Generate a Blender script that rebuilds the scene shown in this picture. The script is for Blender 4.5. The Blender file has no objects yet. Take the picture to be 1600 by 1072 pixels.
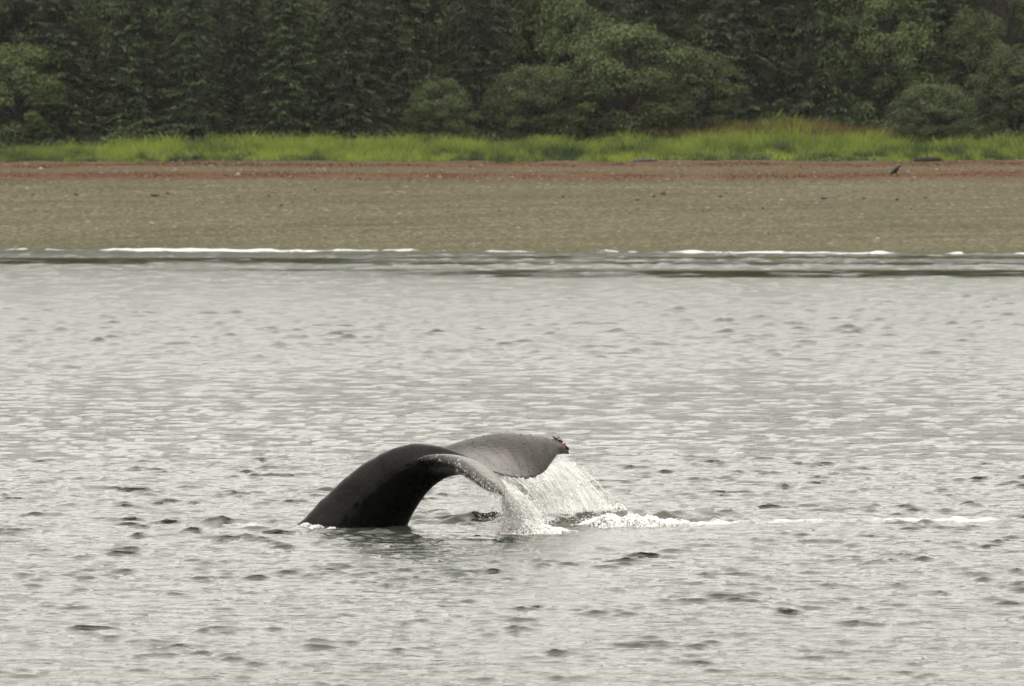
import bpy, bmesh, math
import numpy as np
from mathutils import Vector, noise as mnoise
from mathutils.kdtree import KDTree

sc = bpy.context.scene
COL = sc.collection
rng = np.random.default_rng(7)

# ------------------------------------------------------------------ camera
CAM_H = 4.46                    # deck of a small boat
F = 7200.0                      # focal length in pixels of a 1600 px wide frame
PITCH = math.atan((536 - 290) / F)
cam_d = bpy.data.cameras.new('camera')
cam_d.sensor_width = 36.0
cam_d.lens = F / 1600 * 36.0
cam_d.clip_start = 0.5
cam_d.clip_end = 4000
cam_d.dof.use_dof = True
cam_d.dof.focus_distance = 60.0
cam_d.dof.aperture_fstop = 5.0
cam = bpy.data.objects.new('camera', cam_d)
cam.location = (0, 0, CAM_H)
cam.rotation_euler = (math.pi / 2 - PITCH, 0, 0)
COL.objects.link(cam)
sc.camera = cam

# ------------------------------------------------------------------ overcast sky and weak sun
SUN_EL, SUN_AZ = math.radians(52), math.radians(205)      # azimuth clockwise from +Y: behind the camera, a little left
world = bpy.data.worlds.new('World')
sc.world = world
world.use_nodes = True
wn, wl = world.node_tree.nodes, world.node_tree.links
wn.clear()
w_out = wn.new('ShaderNodeOutputWorld')
w_bg = wn.new('ShaderNodeBackground')
w_sky = wn.new('ShaderNodeTexSky')
w_sky.sky_type = 'NISHITA'
w_sky.sun_disc = False
w_sky.sun_elevation = SUN_EL
w_sky.sun_rotation = SUN_AZ
w_hs = wn.new('ShaderNodeHueSaturation')
w_hs.inputs['Saturation'].default_value = 0.12
w_mix = wn.new('ShaderNodeMix')
w_mix.data_type = 'RGBA'
w_mix.inputs['Factor'].default_value = 0.88               # an even cloud layer over the clear sky
w_tc = wn.new('ShaderNodeTexCoord')
w_sep = wn.new('ShaderNodeSeparateXYZ')
w_grad = wn.new('ShaderNodeMapRange')                     # overcast sky, brighter overhead than at the horizon
w_grad.inputs['To Min'].default_value = 0.46
w_col = wn.new('ShaderNodeMix')
w_col.data_type = 'RGBA'; w_col.blend_type = 'MULTIPLY'
w_col.inputs['Factor'].default_value = 1.0
w_col.inputs['A'].default_value = (20.4, 19.6, 18.1, 1)
wl.new(w_tc.outputs['Generated'], w_sep.inputs['Vector'])
wl.new(w_sep.outputs['Z'], w_grad.inputs['Value'])
wl.new(w_grad.outputs['Result'], w_col.inputs['B'])
wl.new(w_col.outputs['Result'], w_mix.inputs['B'])
w_bg.inputs['Strength'].default_value = 0.1
wl.new(w_sky.outputs['Color'], w_hs.inputs['Color'])
wl.new(w_hs.outputs['Color'], w_mix.inputs['A'])
wl.new(w_mix.outputs['Result'], w_bg.inputs['Color'])
wl.new(w_bg.outputs['Background'], w_out.inputs['Surface'])

sun_d = bpy.data.lights.new('sun', 'SUN')
sun_d.energy = 0.5
sun_d.angle = math.radians(25)
sun_d.color = (1.0, 0.97, 0.92)
sun = bpy.data.objects.new('sun', sun_d)
sdir = Vector((math.sin(SUN_AZ) * math.cos(SUN_EL), math.cos(SUN_AZ) * math.cos(SUN_EL), math.sin(SUN_EL)))
sun.rotation_euler = (-sdir).to_track_quat('-Z', 'Y').to_euler()
sun.location = (0, 0, 80)
COL.objects.link(sun)

sc.view_settings.view_transform = 'Standard'
sc.view_settings.look = 'None'
sc.view_settings.exposure = 0.7
sc.view_settings.gamma = 1.0
sc.view_settings.use_curve_mapping = False
sc.render.engine = 'CYCLES'
sc.cycles.use_denoising = True
sc.cycles.max_bounces = 6
sc.cycles.diffuse_bounces = 3
sc.cycles.glossy_bounces = 3
sc.cycles.transmission_bounces = 4
sc.cycles.transparent_max_bounces = 16
sc.cycles.volume_bounces = 0
sc.cycles.caustics_reflective = False

# ------------------------------------------------------------------ helpers
CP, SP = math.cos(PITCH), math.sin(PITCH)


def P(px, py, Y):
    """world point at distance Y that a photograph pixel looks at"""
    r, u = (px - 800) / F, -(py - 536) / F
    d = np.array([r, u * SP + CP, u * CP - SP])
    return np.array([0, 0, CAM_H]) + d * (Y / d[1])


def tag(o, label=None, cat=None, group=None, kind=None):
    if label: o['label'] = label
    if cat: o['category'] = cat
    if group: o['group'] = group
    if kind: o['kind'] = kind
    return o


def mesh(name, V, Fc, mat=None, smooth=False, attrs=None):
    """mesh from numpy arrays; Fc is an (n, k) array of one face size"""
    V = np.asarray(V, np.float32)
    Fc = np.asarray(Fc, np.int32)
    me = bpy.data.meshes.new(name)
    me.vertices.add(len(V))
    me.vertices.foreach_set('co', V.ravel())
    n, k = Fc.shape
    me.loops.add(n * k)
    me.loops.foreach_set('vertex_index', Fc.ravel())
    me.polygons.add(n)
    me.polygons.foreach_set('loop_start', np.arange(0, n * k, k, dtype=np.int32))
    me.update(calc_edges=True)
    me.validate()
    if smooth:
        me.polygons.foreach_set('use_smooth', np.ones(len(me.polygons), bool))
    for an, av in (attrs or {}).items():
        a = me.attributes.new(an, 'FLOAT', 'POINT')
        a.data.foreach_set('value', np.asarray(av, np.float32))
    if mat: me.materials.append(mat)
    return me


def obj(name, me, parent=None, loc=None):
    o = bpy.data.objects.new(name, me)
    COL.objects.link(o)
    if parent: o.parent = parent
    if loc is not None: o.location = loc
    return o


def empty(name, loc):
    o = bpy.data.objects.new(name, None)
    o.empty_display_size = 0.3
    COL.objects.link(o)
    o.location = loc
    return o


def _hash(i, j, s):
    n = (i * 374761393 + j * 668265263 + s * 1442695041) & 0xFFFFFFFF
    n = ((n ^ (n >> 13)) * 1274126177) & 0xFFFFFFFF
    return ((n ^ (n >> 16)) & 0xFFFF) / 65535.0


def vnoise(x, y, s=0):
    x = np.asarray(x, float); y = np.asarray(y, float)
    i, j = np.floor(x).astype(np.int64), np.floor(y).astype(np.int64)
    fx, fy = x - i, y - j
    fx = fx * fx * (3 - 2 * fx); fy = fy * fy * (3 - 2 * fy)
    a, b = _hash(i, j, s), _hash(i + 1, j, s)
    c, d = _hash(i, j + 1, s), _hash(i + 1, j + 1, s)
    return (a * (1 - fx) + b * fx) * (1 - fy) + (c * (1 - fx) + d * fx) * fy


def fbm(x, y, s=0, o=4):
    t, a, n = 0, 0.5, 0
    for k in range(o):
        t = t + a * vnoise(x * 2 ** k + 17.3 * k, y * 2 ** k - 9.1 * k, s + k)
        n += a; a *= 0.55
    return t / n


def sstep(a, b, x):
    t = np.clip((x - a) / (b - a), 0, 1)
    return t * t * (3 - 2 * t)


def spline(pts, n):
    """Catmull-Rom through pts, n samples even in arc length"""
    p = np.asarray(pts, float)
    p = np.vstack([2 * p[0] - p[1], p, 2 * p[-1] - p[-2]])
    out = []
    for i in range(1, len(p) - 2):
        t = np.linspace(0, 1, 24, endpoint=False)[:, None]
        a, b, c, d = p[i - 1], p[i], p[i + 1], p[i + 2]
        out.append(0.5 * (2 * b + (c - a) * t + (2 * a - 5 * b + 4 * c - d) * t ** 2 + (3 * b - a - 3 * c + d) * t ** 3))
    q = np.vstack(out + [p[-2][None]])
    if n is None: return q
    s = np.r_[0, np.cumsum(np.linalg.norm(np.diff(q[:, :3], axis=0), axis=1))]
    return np.stack([np.interp(np.linspace(0, s[-1], n), s, q[:, k]) for k in range(q.shape[1])], 1)


def crom(vs, pts, v):
    """Catmull-Rom interpolation of rows pts given at parameters vs"""
    vs = np.asarray(vs, float); pts = np.asarray(pts, float)
    m = np.gradient(pts, vs, axis=0)
    i = np.clip(np.searchsorted(vs, v) - 1, 0, len(vs) - 2)
    h = (vs[i + 1] - vs[i])[:, None]
    t = ((v - vs[i]) / (vs[i + 1] - vs[i]))[:, None]
    return ((2 * t ** 3 - 3 * t ** 2 + 1) * pts[i] + (t ** 3 - 2 * t ** 2 + t) * h * m[i]
            + (-2 * t ** 3 + 3 * t ** 2) * pts[i + 1] + (t ** 3 - t ** 2) * h * m[i + 1])


def unit(a):
    return a / np.maximum(np.linalg.norm(a, axis=-1, keepdims=True), 1e-9)


def tubes(paths, radii, k=5):
    """closed-ended tubes; paths list of (n,3), radii list of (n,)"""
    V, Q, base = [], [], 0
    ang = np.arange(k) * 2 * math.pi / k
    for p, r in zip(paths, radii):
        p = np.asarray(p, float); n = len(p)
        t = unit(np.gradient(p, axis=0))
        ref = np.where(np.abs(t[:, 2:3]) > 0.9, np.array([[1.0, 0, 0]]), np.array([[0, 0, 1.0]]))
        a = unit(np.cross(t, ref)); b = np.cross(t, a)
        ring = p[:, None] + (a[:, None] * np.cos(ang)[None, :, None] + b[:, None] * np.sin(ang)[None, :, None]) * np.asarray(r)[:, None, None]
        V.append(ring.reshape(-1, 3))
        i = np.arange(n - 1)[:, None] * k; j = np.arange(k)[None]
        j2 = (j + 1) % k
        Q.append((np.stack([i + j, i + j2, i + k + j2, i + k + j], -1).reshape(-1, 4)) + base)
        base += n * k
    return np.vstack(V), np.vstack(Q)


OCT_V = np.array([[1, 0, 0], [-1, 0, 0], [0, 1, 0], [0, -1, 0], [0, 0, 1], [0, 0, -1]], float)
OCT_F = np.array([[0, 2, 4], [2, 1, 4], [1, 3, 4], [3, 0, 4], [2, 0, 5], [1, 2, 5], [3, 1, 5], [0, 3, 5]])


def drops(cent, size, axis=None, stretch=None):
    """many small octahedral drops as one mesh's arrays; size (n,) or (n,3)"""
    cent = np.asarray(cent, float); n = len(cent)
    size = np.asarray(size, float)
    if size.ndim == 1: size = np.repeat(size[:, None], 3, 1)
    V = OCT_V[None] * size[:, None, :]
    if axis is not None:
        ax = unit(np.asarray(axis, float))
        V = V + (V @ ax[:, :, None]) * ax[:, None, :] * (np.asarray(stretch)[:, None, None] - 1)
    V = V + cent[:, None]
    Fc = OCT_F[None] + np.arange(n)[:, None, None] * 6
    return V.reshape(-1, 3), Fc.reshape(-1, 3)


def leaves(c, nrm, along, ln, wd):
    """rhombic leaf faces at c"""
    along = unit(along - nrm * np.sum(along * nrm, -1, keepdims=True))
    side = np.cross(nrm, along)
    ln = np.asarray(ln)[:, None]; wd = np.asarray(wd)[:, None]
    V = np.stack([c - along * ln * .5, c + side * wd * .5, c + along * ln * .5, c - side * wd * .5], 1)
    return V.reshape(-1, 3), np.arange(len(c) * 4).reshape(-1, 4)


def rdir(n, r=None):
    r = r or rng
    return unit(r.normal(size=(n, 3)))


class Nodes:
    """small wrapper for building a material's node tree"""
    def __init__(s, name):
        s.m = bpy.data.materials.new(name)
        s.m.use_nodes = True
        s.nt = s.m.node_tree
        s.n = s.nt.nodes
        s.l = s.nt.links
        s.b = s.n['Principled BSDF']
        s.out = s.n['Material Output']

    def new(s, t, **kw):
        x = s.n.new(t)
        for k, v in kw.items(): setattr(x, k, v)
        return x

    def link(s, a, b): s.l.new(a, b)

    def coord(s, scale=(1, 1, 1), kind='Object'):
        tc = s.new('ShaderNodeTexCoord'); mp = s.new('ShaderNodeMapping')
        mp.inputs['Scale'].default_value = scale
        s.link(tc.outputs[kind], mp.inputs['Vector'])
        return mp.outputs['Vector']

    def world(s, scale=(1, 1, 1)):
        g = s.new('ShaderNodeNewGeometry'); mp = s.new('ShaderNodeMapping')
        mp.inputs['Scale'].default_value = scale
        s.link(g.outputs['Position'], mp.inputs['Vector'])
        return mp.outputs['Vector']

    def noise(s, vec, scale, detail=4, rough=0.55, dist=0.0):
        x = s.new('ShaderNodeTexNoise')
        x.inputs['Scale'].default_value = scale
        x.inputs['Detail'].default_value = detail
        x.inputs['Roughness'].default_value = rough
        x.inputs['Distortion'].default_value = dist
        s.link(vec, x.inputs['Vector'])
        return x.outputs['Fac']

    def attr(s, name):
        x = s.new('ShaderNodeAttribute'); x.attribute_name = name
        return x.outputs['Fac']

    def ramp(s, fac, stops):
        x = s.new('ShaderNodeValToRGB')
        e = x.color_ramp.elements
        while len(e) < len(stops): e.new(0.5)
        for el, (p, c) in zip(e, stops):
            el.position = p
            el.color = (*c, 1) if len(c) == 3 else c
        s.link(fac, x.inputs['Fac'])
        return x.outputs['Color']

    def mix(s, fac, a, b, mode='MIX'):
        x = s.new('ShaderNodeMix', data_type='RGBA', blend_type=mode)
        for key, v in (('Factor', fac), ('A', a), ('B', b)):
            if isinstance(v, (int, float)): x.inputs[key].default_value = v
            elif isinstance(v, tuple): x.inputs[key].default_value = (*v, 1)
            else: s.link(v, x.inputs[key])
        return x.outputs['Result']

    def math(s, op, a, b=0.0, c=None, clamp=False):
        x = s.new('ShaderNodeMath', operation=op, use_clamp=clamp)
        for i, v in enumerate((a, b, c)):
            if v is None: continue
            if isinstance(v, (int, float)): x.inputs[i].default_value = v
            else: s.link(v, x.inputs[i])
        return x.outputs['Value']

    def maprange(s, v, a, b, c=0.0, d=1.0):
        x = s.new('ShaderNodeMapRange')
        for k, q in zip(('From Min', 'From Max', 'To Min', 'To Max'), (a, b, c, d)):
            x.inputs[k].default_value = q
        s.link(v, x.inputs['Value'])
        return x.outputs['Result']

    def bump(s, h, dist, strength=1.0, prev=None):
        x = s.new('ShaderNodeBump')
        x.inputs['Distance'].default_value = dist
        x.inputs['Strength'].default_value = strength
        s.link(h, x.inputs['Height'])
        if prev is not None: s.link(prev, x.inputs['Normal'])
        return x.outputs['Normal']

    def set(s, **kw):
        for k, v in kw.items():
            key = k.replace('_', ' ')
            if isinstance(v, (int, float)): s.b.inputs[key].default_value = v
            elif isinstance(v, tuple): s.b.inputs[key].default_value = (*v, 1) if len(v) == 3 else v
            else: s.link(v, s.b.inputs[key])


# ------------------------------------------------------------------ materials
def mat_water():
    m = Nodes('sea_water')
    w = m.world()
    w2 = m.world((0.8, 1.25, 1))
    rip = m.attr('ripple')
    n1 = m.noise(w2, 3.2, 4, 0.6, 0.6)
    n2 = m.noise(w2, 11.0, 3, 0.55, 0.3)
    calm = m.attr('calm')
    st = m.maprange(calm, 0, 1, 1.0, 0.15)
    b1 = m.new('ShaderNodeBump'); b1.inputs['Distance'].default_value = 0.10
    m.link(m.math('MULTIPLY', st, 0.30), b1.inputs['Strength']); m.link(n1, b1.inputs['Height'])
    b2 = m.new('ShaderNodeBump'); b2.inputs['Distance'].default_value = 0.02
    m.link(m.math('MULTIPLY', st, 0.35), b2.inputs['Strength']); m.link(n2, b2.inputs['Height'])
    m.link(b1.outputs['Normal'], b2.inputs['Normal'])
    fo = m.attr('foam')
    fn = m.noise(m.world((0.7, 0.45, 1)), 9.0, 5, 0.7, 1.2)
    thr = m.math('SUBTRACT', m.math('MULTIPLY', fo, 0.98), fn)
    fm = m.maprange(thr, -0.08, 0.22)
    base = m.mix(fm, (0.032, 0.038, 0.027), (0.45, 0.45, 0.44))
    m.set(Base_Color=base, Roughness=m.math('MAXIMUM', m.math('MULTIPLY', fm, 0.7), m.maprange(rip, 0, 1, 0.05, 0.22)), IOR=1.34, Normal=b2.outputs['Normal'])
    return m.m


def mat_beach():
    m = Nodes('tidal_gravel')
    w = m.world()
    t = m.attr('rise')
    a = m.noise(w, 0.35, 5, 0.6)
    b = m.noise(w, 2.6, 5, 0.8)
    c = m.noise(m.world((0.25, 1.6, 1)), 0.5, 4, 0.6, 0.4)
    col = m.ramp(b, [(0.27, (0.007, 0.0062, 0.0025)), (0.5, (0.078, 0.0705, 0.0410)), (0.74, (0.29, 0.262, 0.160))])
    col = m.mix(m.maprange(a, 0.35, 0.7, 0.0, 0.22), col, (0.069, 0.0635, 0.036))
    col = m.mix(m.maprange(c, 0.52, 0.68, 0.0, 0.6), col, (0.060, 0.051, 0.030))
    band = m.noise(m.world((0.03, 0.42, 1)), 1.0, 5, 0.65, 0.3)
    col = m.mix(m.maprange(band, 0.42, 0.66, 0.0, 0.55), col, (0.045, 0.0395, 0.0195))
    # wet strip by the sea is a little darker and smoother, as wet sand is
    col = m.mix(m.maprange(t, 0.0, 0.10, 0.45, 0.0), col, (0.060, 0.055, 0.036))
    # dried rust-red plants in two strips along the high-water line
    n = m.noise(m.world((0.10, 0.5, 1)), 1.0, 4, 0.62)
    tt = m.math('ADD', t, m.maprange(n, 0.2, 0.8, -0.045, 0.045))
    up = m.math('SUBTRACT', 1.0, m.math('DIVIDE', m.math('ABSOLUTE', m.math('SUBTRACT', tt, 0.960)), 0.065), clamp=True)
    lo = m.math('SUBTRACT', 1.0, m.math('DIVIDE', m.math('ABSOLUTE', m.math('SUBTRACT', tt, 0.815)), 0.085), clamp=True)
    pn = m.maprange(m.noise(m.world((0.5, 0.9, 1)), 1.0, 5, 0.75), 0.20, 0.42)
    k = m.math('MULTIPLY', m.math('ADD', up, lo, clamp=True), pn)
    red = m.mix(m.noise(w, 1.7, 3), (0.064, 0.027, 0.013), (0.092, 0.045, 0.022))
    col = m.mix(m.math('MULTIPLY', k, 0.95), col, red)
    # forest floor above the beach
    col = m.mix(m.maprange(t, 1.0, 1.06), col, (0.030, 0.032, 0.016))
    col = m.mix(m.math('MULTIPLY', m.maprange(t, 0.86, 0.95), m.maprange(t, 1.02, 0.99, 0.0, 0.4)), col, (0.078, 0.056, 0.036))
    bn = m.bump(b, 0.12, 0.7)
    bn = m.bump(a, 0.5, 0.4, bn)
    m.set(Base_Color=col, Roughness=0.85, Normal=bn, Specular_IOR_Level=0.08)
    return m.m


def leaf_mat(name, dark, light, trans=0.35, var=0.35):
    m = Nodes(name)
    oi = m.new('ShaderNodeObjectInfo')
    t = m.attr('tint')
    col = m.mix(t, dark, light)
    hs = m.new('ShaderNodeHueSaturation')
    m.link(m.maprange(oi.outputs['Random'], 0, 1, 0.485, 0.512), hs.inputs['Hue'])
    m.link(m.maprange(oi.outputs['Random'], 0, 1, 1 - var, 1 + var), hs.inputs['Value'])
    m.link(col, hs.inputs['Color'])
    m.set(Base_Color=hs.outputs['Color'], Roughness=0.55, Specular_IOR_Level=0.35)
    tr = m.new('ShaderNodeBsdfTranslucent')
    m.link(hs.outputs['Color'], tr.inputs['Color'])
    mx = m.new('ShaderNodeMixShader'); mx.inputs['Fac'].default_value = trans
    m.link(m.b.outputs['BSDF'], mx.inputs[1]); m.link(tr.outputs['BSDF'], mx.inputs[2])
    m.link(mx.outputs['Shader'], m.out.inputs['Surface'])
    return m.m


def mat_bark(name, a, b):
    m = Nodes(name)
    v = m.coord((1, 1, 0.3))
    n = m.noise(v, 6.0, 6, 0.7)
    m.set(Base_Color=m.mix(n, a, b), Roughness=0.85, Normal=m.bump(n, 0.05, 0.8), Specular_IOR_Level=0.12)
    return m.m


def mat_whale():
    m = Nodes('whale_skin')
    v = m.coord()
    fl = m.attr('fluke')          # 0 tail stock .. 1 fluke
    ven = m.attr('ventral')
    edge = m.attr('edge')         # dark worn trailing rim
    lead = m.attr('lead')
    sore = m.attr('sore')
    ch = m.new('ShaderNodeAttribute'); ch.attribute_name = 'flow'
    n1 = m.noise(v, 2.2, 5, 0.6)
    n2 = m.noise(v, 14.0, 5, 0.65)
    st = m.noise(ch.outputs['Vector'], 1.0, 5, 0.7)
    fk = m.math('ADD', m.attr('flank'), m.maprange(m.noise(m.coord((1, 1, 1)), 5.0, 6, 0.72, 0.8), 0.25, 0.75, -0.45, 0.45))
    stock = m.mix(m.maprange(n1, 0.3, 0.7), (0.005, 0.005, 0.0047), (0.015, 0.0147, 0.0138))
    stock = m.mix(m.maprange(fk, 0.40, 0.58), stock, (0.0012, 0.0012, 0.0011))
    flu = m.mix(m.maprange(st, 0.3, 0.7), (0.058, 0.053, 0.048), (0.165, 0.153, 0.141))
    flu = m.mix(m.maprange(n1, 0.4, 0.75, 0, 0.6), flu, (0.055, 0.047, 0.041))
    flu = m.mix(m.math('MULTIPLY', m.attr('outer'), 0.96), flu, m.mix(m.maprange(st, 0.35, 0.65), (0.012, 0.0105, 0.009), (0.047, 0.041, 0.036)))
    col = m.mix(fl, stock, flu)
    scr = m.maprange(m.noise(m.coord((1.0, 1.0, 5.0)), 7.0, 3, 0.8, 1.2), 0.66, 0.72)
    col = m.mix(m.math('MULTIPLY', m.math('MULTIPLY', scr, fl), 0.35), col, (0.32, 0.30, 0.28))
    vcol = m.mix(m.maprange(n1, 0.35, 0.6), (0.30, 0.29, 0.27), (0.05, 0.05, 0.048))
    col = m.mix(m.math('MULTIPLY', ven, fl), col, vcol)
    col = m.mix(m.math('MULTIPLY', lead, m.maprange(n2, 0.35, 0.5, 0.7, 1.0)), col, (0.016, 0.015, 0.014))
    col = m.mix(edge, col, (0.012, 0.011, 0.010))
    spots = m.maprange(m.noise(v, 26.0, 3, 0.6), 0.60, 0.66)
    col = m.mix(m.math('MULTIPLY', m.math('MULTIPLY', spots, lead), 0.8), col, (0.52, 0.50, 0.46))
    col = m.mix(sore, col, m.mix(m.maprange(n2, 0.4, 0.6), (0.035, 0.009, 0.006), (0.11, 0.028, 0.017)))
    bn = m.bump(n2, 0.02, 0.7)
    bn = m.bump(st, 0.01, 0.6, bn)
    ro = m.math('ADD', m.maprange(n2, 0.3, 0.7, 0.16, 0.36), m.math('MULTIPLY', fl, 0.04))
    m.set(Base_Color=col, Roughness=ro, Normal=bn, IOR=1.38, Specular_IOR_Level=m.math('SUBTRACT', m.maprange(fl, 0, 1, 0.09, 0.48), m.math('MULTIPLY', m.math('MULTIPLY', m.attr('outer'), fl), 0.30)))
    m.b.inputs['Coat Weight'].default_value = 0.0
    m.b.inputs['Coat Roughness'].default_value = 0.15
    return m.m


def mat_foam(name, solid=1.0, a=0.86):
    m = Nodes(name)
    m.set(Base_Color=(a, a, a * 0.98), Roughness=0.55)
    tr = m.new('ShaderNodeBsdfTranslucent'); tr.inputs['Color'].default_value = (0.86, 0.86, 0.845, 1)
    mx = m.new('ShaderNodeMixShader'); mx.inputs['Fac'].default_value = 0.35
    m.link(m.b.outputs['BSDF'], mx.inputs[1]); m.link(tr.outputs['BSDF'], mx.inputs[2])
    last = mx
    if solid < 1:
        tp = m.new('ShaderNodeBsdfTransparent')
        m2 = m.new('ShaderNodeMixShader'); m2.inputs['Fac'].default_value = solid
        m.link(tp.outputs['BSDF'], m2.inputs[1]); m.link(mx.outputs['Shader'], m2.inputs[2])
        last = m2
    m.link(last.outputs['Shader'], m.out.inputs['Surface'])
    return m.m


def mat_veil():
    """thin broken film of falling water: streaked white over clear"""
    m = Nodes('falling_water_film')
    a = m.new('ShaderNodeAttribute'); a.attribute_name = 'flow'
    n = m.noise(a.outputs['Vector'], 1.0, 5, 0.65, 0.5)
    fade = m.attr('fade')
    al = m.math('MULTIPLY', m.maprange(n, 0.38, 0.62, 0.22, 1.0), fade, clamp=True)
    m.set(Base_Color=(0.93, 0.93, 0.92), Roughness=0.3)
    tr = m.new('ShaderNodeBsdfTranslucent'); tr.inputs['Color'].default_value = (0.86, 0.86, 0.845, 1)
    mx = m.new('ShaderNodeMixShader'); mx.inputs['Fac'].default_value = 0.45
    m.link(m.b.outputs['BSDF'], mx.inputs[1]); m.link(tr.outputs['BSDF'], mx.inputs[2])
    tp = m.new('ShaderNodeBsdfTransparent')
    m2 = m.new('ShaderNodeMixShader')
    m.link(al, m2.inputs['Fac']); m.link(tp.outputs['BSDF'], m2.inputs[1]); m.link(mx.outputs['Shader'], m2.inputs[2])
    m.link(m2.outputs['Shader'], m.out.inputs['Surface'])
    return m.m


def mat_plain(name, a, b, scale=8.0, rough=0.7, bumpd=0.02):
    m = Nodes(name)
    n = m.noise(m.coord(), scale, 5, 0.65)
    m.set(Base_Color=m.mix(n, a, b), Roughness=rough, Normal=m.bump(n, bumpd, 0.7), Specular_IOR_Level=0.15)
    return m.m


M_WATER = mat_water()
M_BEACH = mat_beach()
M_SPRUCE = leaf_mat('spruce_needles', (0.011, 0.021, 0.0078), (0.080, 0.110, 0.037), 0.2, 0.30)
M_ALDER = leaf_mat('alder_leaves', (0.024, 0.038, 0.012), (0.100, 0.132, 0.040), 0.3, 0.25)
M_GRASS = leaf_mat('shore_grass', (0.032, 0.056, 0.016), (0.228, 0.282, 0.040), 0.4, 0.0)
M_WEEDS = leaf_mat('weed_leaves', (0.030, 0.050, 0.018), (0.13, 0.17, 0.035), 0.3, 0.0)
M_RED = leaf_mat('rust_red_plants', (0.050, 0.017, 0.006), (0.110, 0.040, 0.013), 0.25, 0.0)
M_WEED = leaf_mat('seeding_dock', (0.09, 0.035, 0.022), (0.17, 0.12, 0.035), 0.3, 0.0)
M_BARK = mat_bark('bark', (0.018, 0.015, 0.012), (0.05, 0.045, 0.038))
M_WHALE = mat_whale()
M_FOAM = mat_foam('foam', 1.0, 0.86)
M_SPRAY = mat_foam('spray', 0.72)
M_VEIL = mat_veil()
M_LOG = mat_bark('driftwood', (0.014, 0.011, 0.010), (0.05, 0.043, 0.036))
M_LOGP = mat_bark('bleached_driftwood', (0.025, 0.020, 0.018), (0.11, 0.10, 0.09))
M_STONE = mat_plain('weedy_stone', (0.030, 0.028, 0.020), (0.085, 0.078, 0.055), 12.0, 0.6)
M_RAVEN = mat_plain('black_feathers', (0.004, 0.004, 0.004), (0.013, 0.012, 0.010), 20.0, 0.5, 0.004)
M_PEB = leaf_mat('pebble_stone', (0.022, 0.020, 0.014), (0.19, 0.175, 0.13), 0.0, 0.0)
M_SORE = mat_plain('raw_skin', (0.020, 0.008, 0.006), (0.075, 0.024, 0.015), 40.0, 0.45, 0.004)
M_KNOB = mat_plain('fluke_knobs', (0.05, 0.045, 0.04), (0.12, 0.11, 0.10), 30.0, 0.4, 0.002)
M_BARN = mat_plain('barnacle_shell', (0.40, 0.38, 0.34), (0.66, 0.64, 0.59), 30.0, 0.7, 0.004)

# ------------------------------------------------------------------ terrain
TOP_Y = 360.0


def shore_y(x):
    x = np.asarray(x, float)
    return 305.0 - 0.30 * np.clip(x, -70, 70) + 2.0 * (fbm(x * 0.03, x * 0 + 3.3, 41, 2) - 0.5)


def rise(x, y):
    return (y - shore_y(x)) / (TOP_Y - shore_y(x))


def ground_z(x, y):
    x = np.asarray(x, float); y = np.asarray(y, float)
    t = rise(x, y)
    z = np.where(t < 1, 6.36 * np.sign(t) * np.abs(t) ** 0.95, 6.36)
    z = np.maximum(z, -6.0)
    up = np.clip(y - TOP_Y, 0, None)
    hump = np.exp(-((x - 21.5) / 8.5) ** 2)                  # the bank is higher right of the middle
    z = z + 0.05 * np.clip(up, 0, 15) + hump * 0.85 * sstep(3, 17, up) * (0.5 + fbm(x * 0.25, y * 0.1, 53, 3)) + 0.13 * np.clip(up - 15, 0, 220)
    z = z + (fbm(x * 0.12, y * 0.12, 5) - 0.5) * 0.35 * sstep(0.05, 0.3, t)
    return z


def on_ground(px, py):
    """ground point seen at a pixel"""
    ys = np.linspace(300, 420, 4000)
    d = P(px, py, 1.0) - np.array([0, 0, CAM_H])
    x = d[0] * ys; z = CAM_H + d[2] * ys
    g = ground_z(x, ys)
    k = np.argmax(g >= z)
    return np.array([x[k], ys[k], g[k]])


xs = np.r_[np.linspace(-900, -130, 14)[:-1], np.linspace(-130, -65, 28)[:-1], np.linspace(-65, 65, 200), np.linspace(65, 130, 28)[1:], np.linspace(130, 900, 14)[1:]]
ys = np.r_[np.linspace(200, 284, 10)[:-1], np.linspace(284, 384, 190), np.linspace(384, 470, 50)[1:], np.linspace(470, 1000, 14)[1:]]
gx, gy = np.meshgrid(xs, ys)
gz = ground_z(gx, gy)
V = np.stack([gx, gy, gz], -1).reshape(-1, 3)
nx, ny = len(xs), len(ys)
idx = np.arange(nx * ny).reshape(ny, nx)
Q = np.stack([idx[:-1, :-1], idx[:-1, 1:], idx[1:, 1:], idx[1:, :-1]], -1).reshape(-1, 4)
tag(obj('beach', mesh('beach', V, Q, M_BEACH, True, {'rise': rise(V[:, 0], V[:, 1])})),
    'olive grey tidal beach rising to the forest floor', kind='structure')

# ------------------------------------------------------------------ sea
NW = 130
w_len = np.exp(rng.uniform(math.log(0.15), math.log(2.6), NW))
w_dir = math.radians(84) + rng.normal(0, 0.45, NW)
w_ph = rng.uniform(0, 2 * math.pi, NW)
w_k = 2 * math.pi / w_len
slope = 0.172 * math.sqrt(2 / NW) * np.where(w_len > 0.46, (0.46 / w_len) ** 1.25, 1.0)
w_amp = slope / w_k
BN = 40                                       # short steep chop where the whale stirs the water
b_len = np.exp(rng.uniform(math.log(0.22), math.log(0.62), BN))
b_dir = rng.uniform(0, 2 * math.pi, BN)
b_ph = rng.uniform(0, 2 * math.pi, BN)
b_k = 2 * math.pi / b_len
b_amp = 0.34 * math.sqrt(2 / BN) / b_k


def W0(px, py):
    """point of the flat sea seen at a pixel"""
    d = P(px, py, 1.0) - np.array([0, 0, CAM_H])
    s = -CAM_H / d[2]
    return d[0] * s, s


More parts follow.
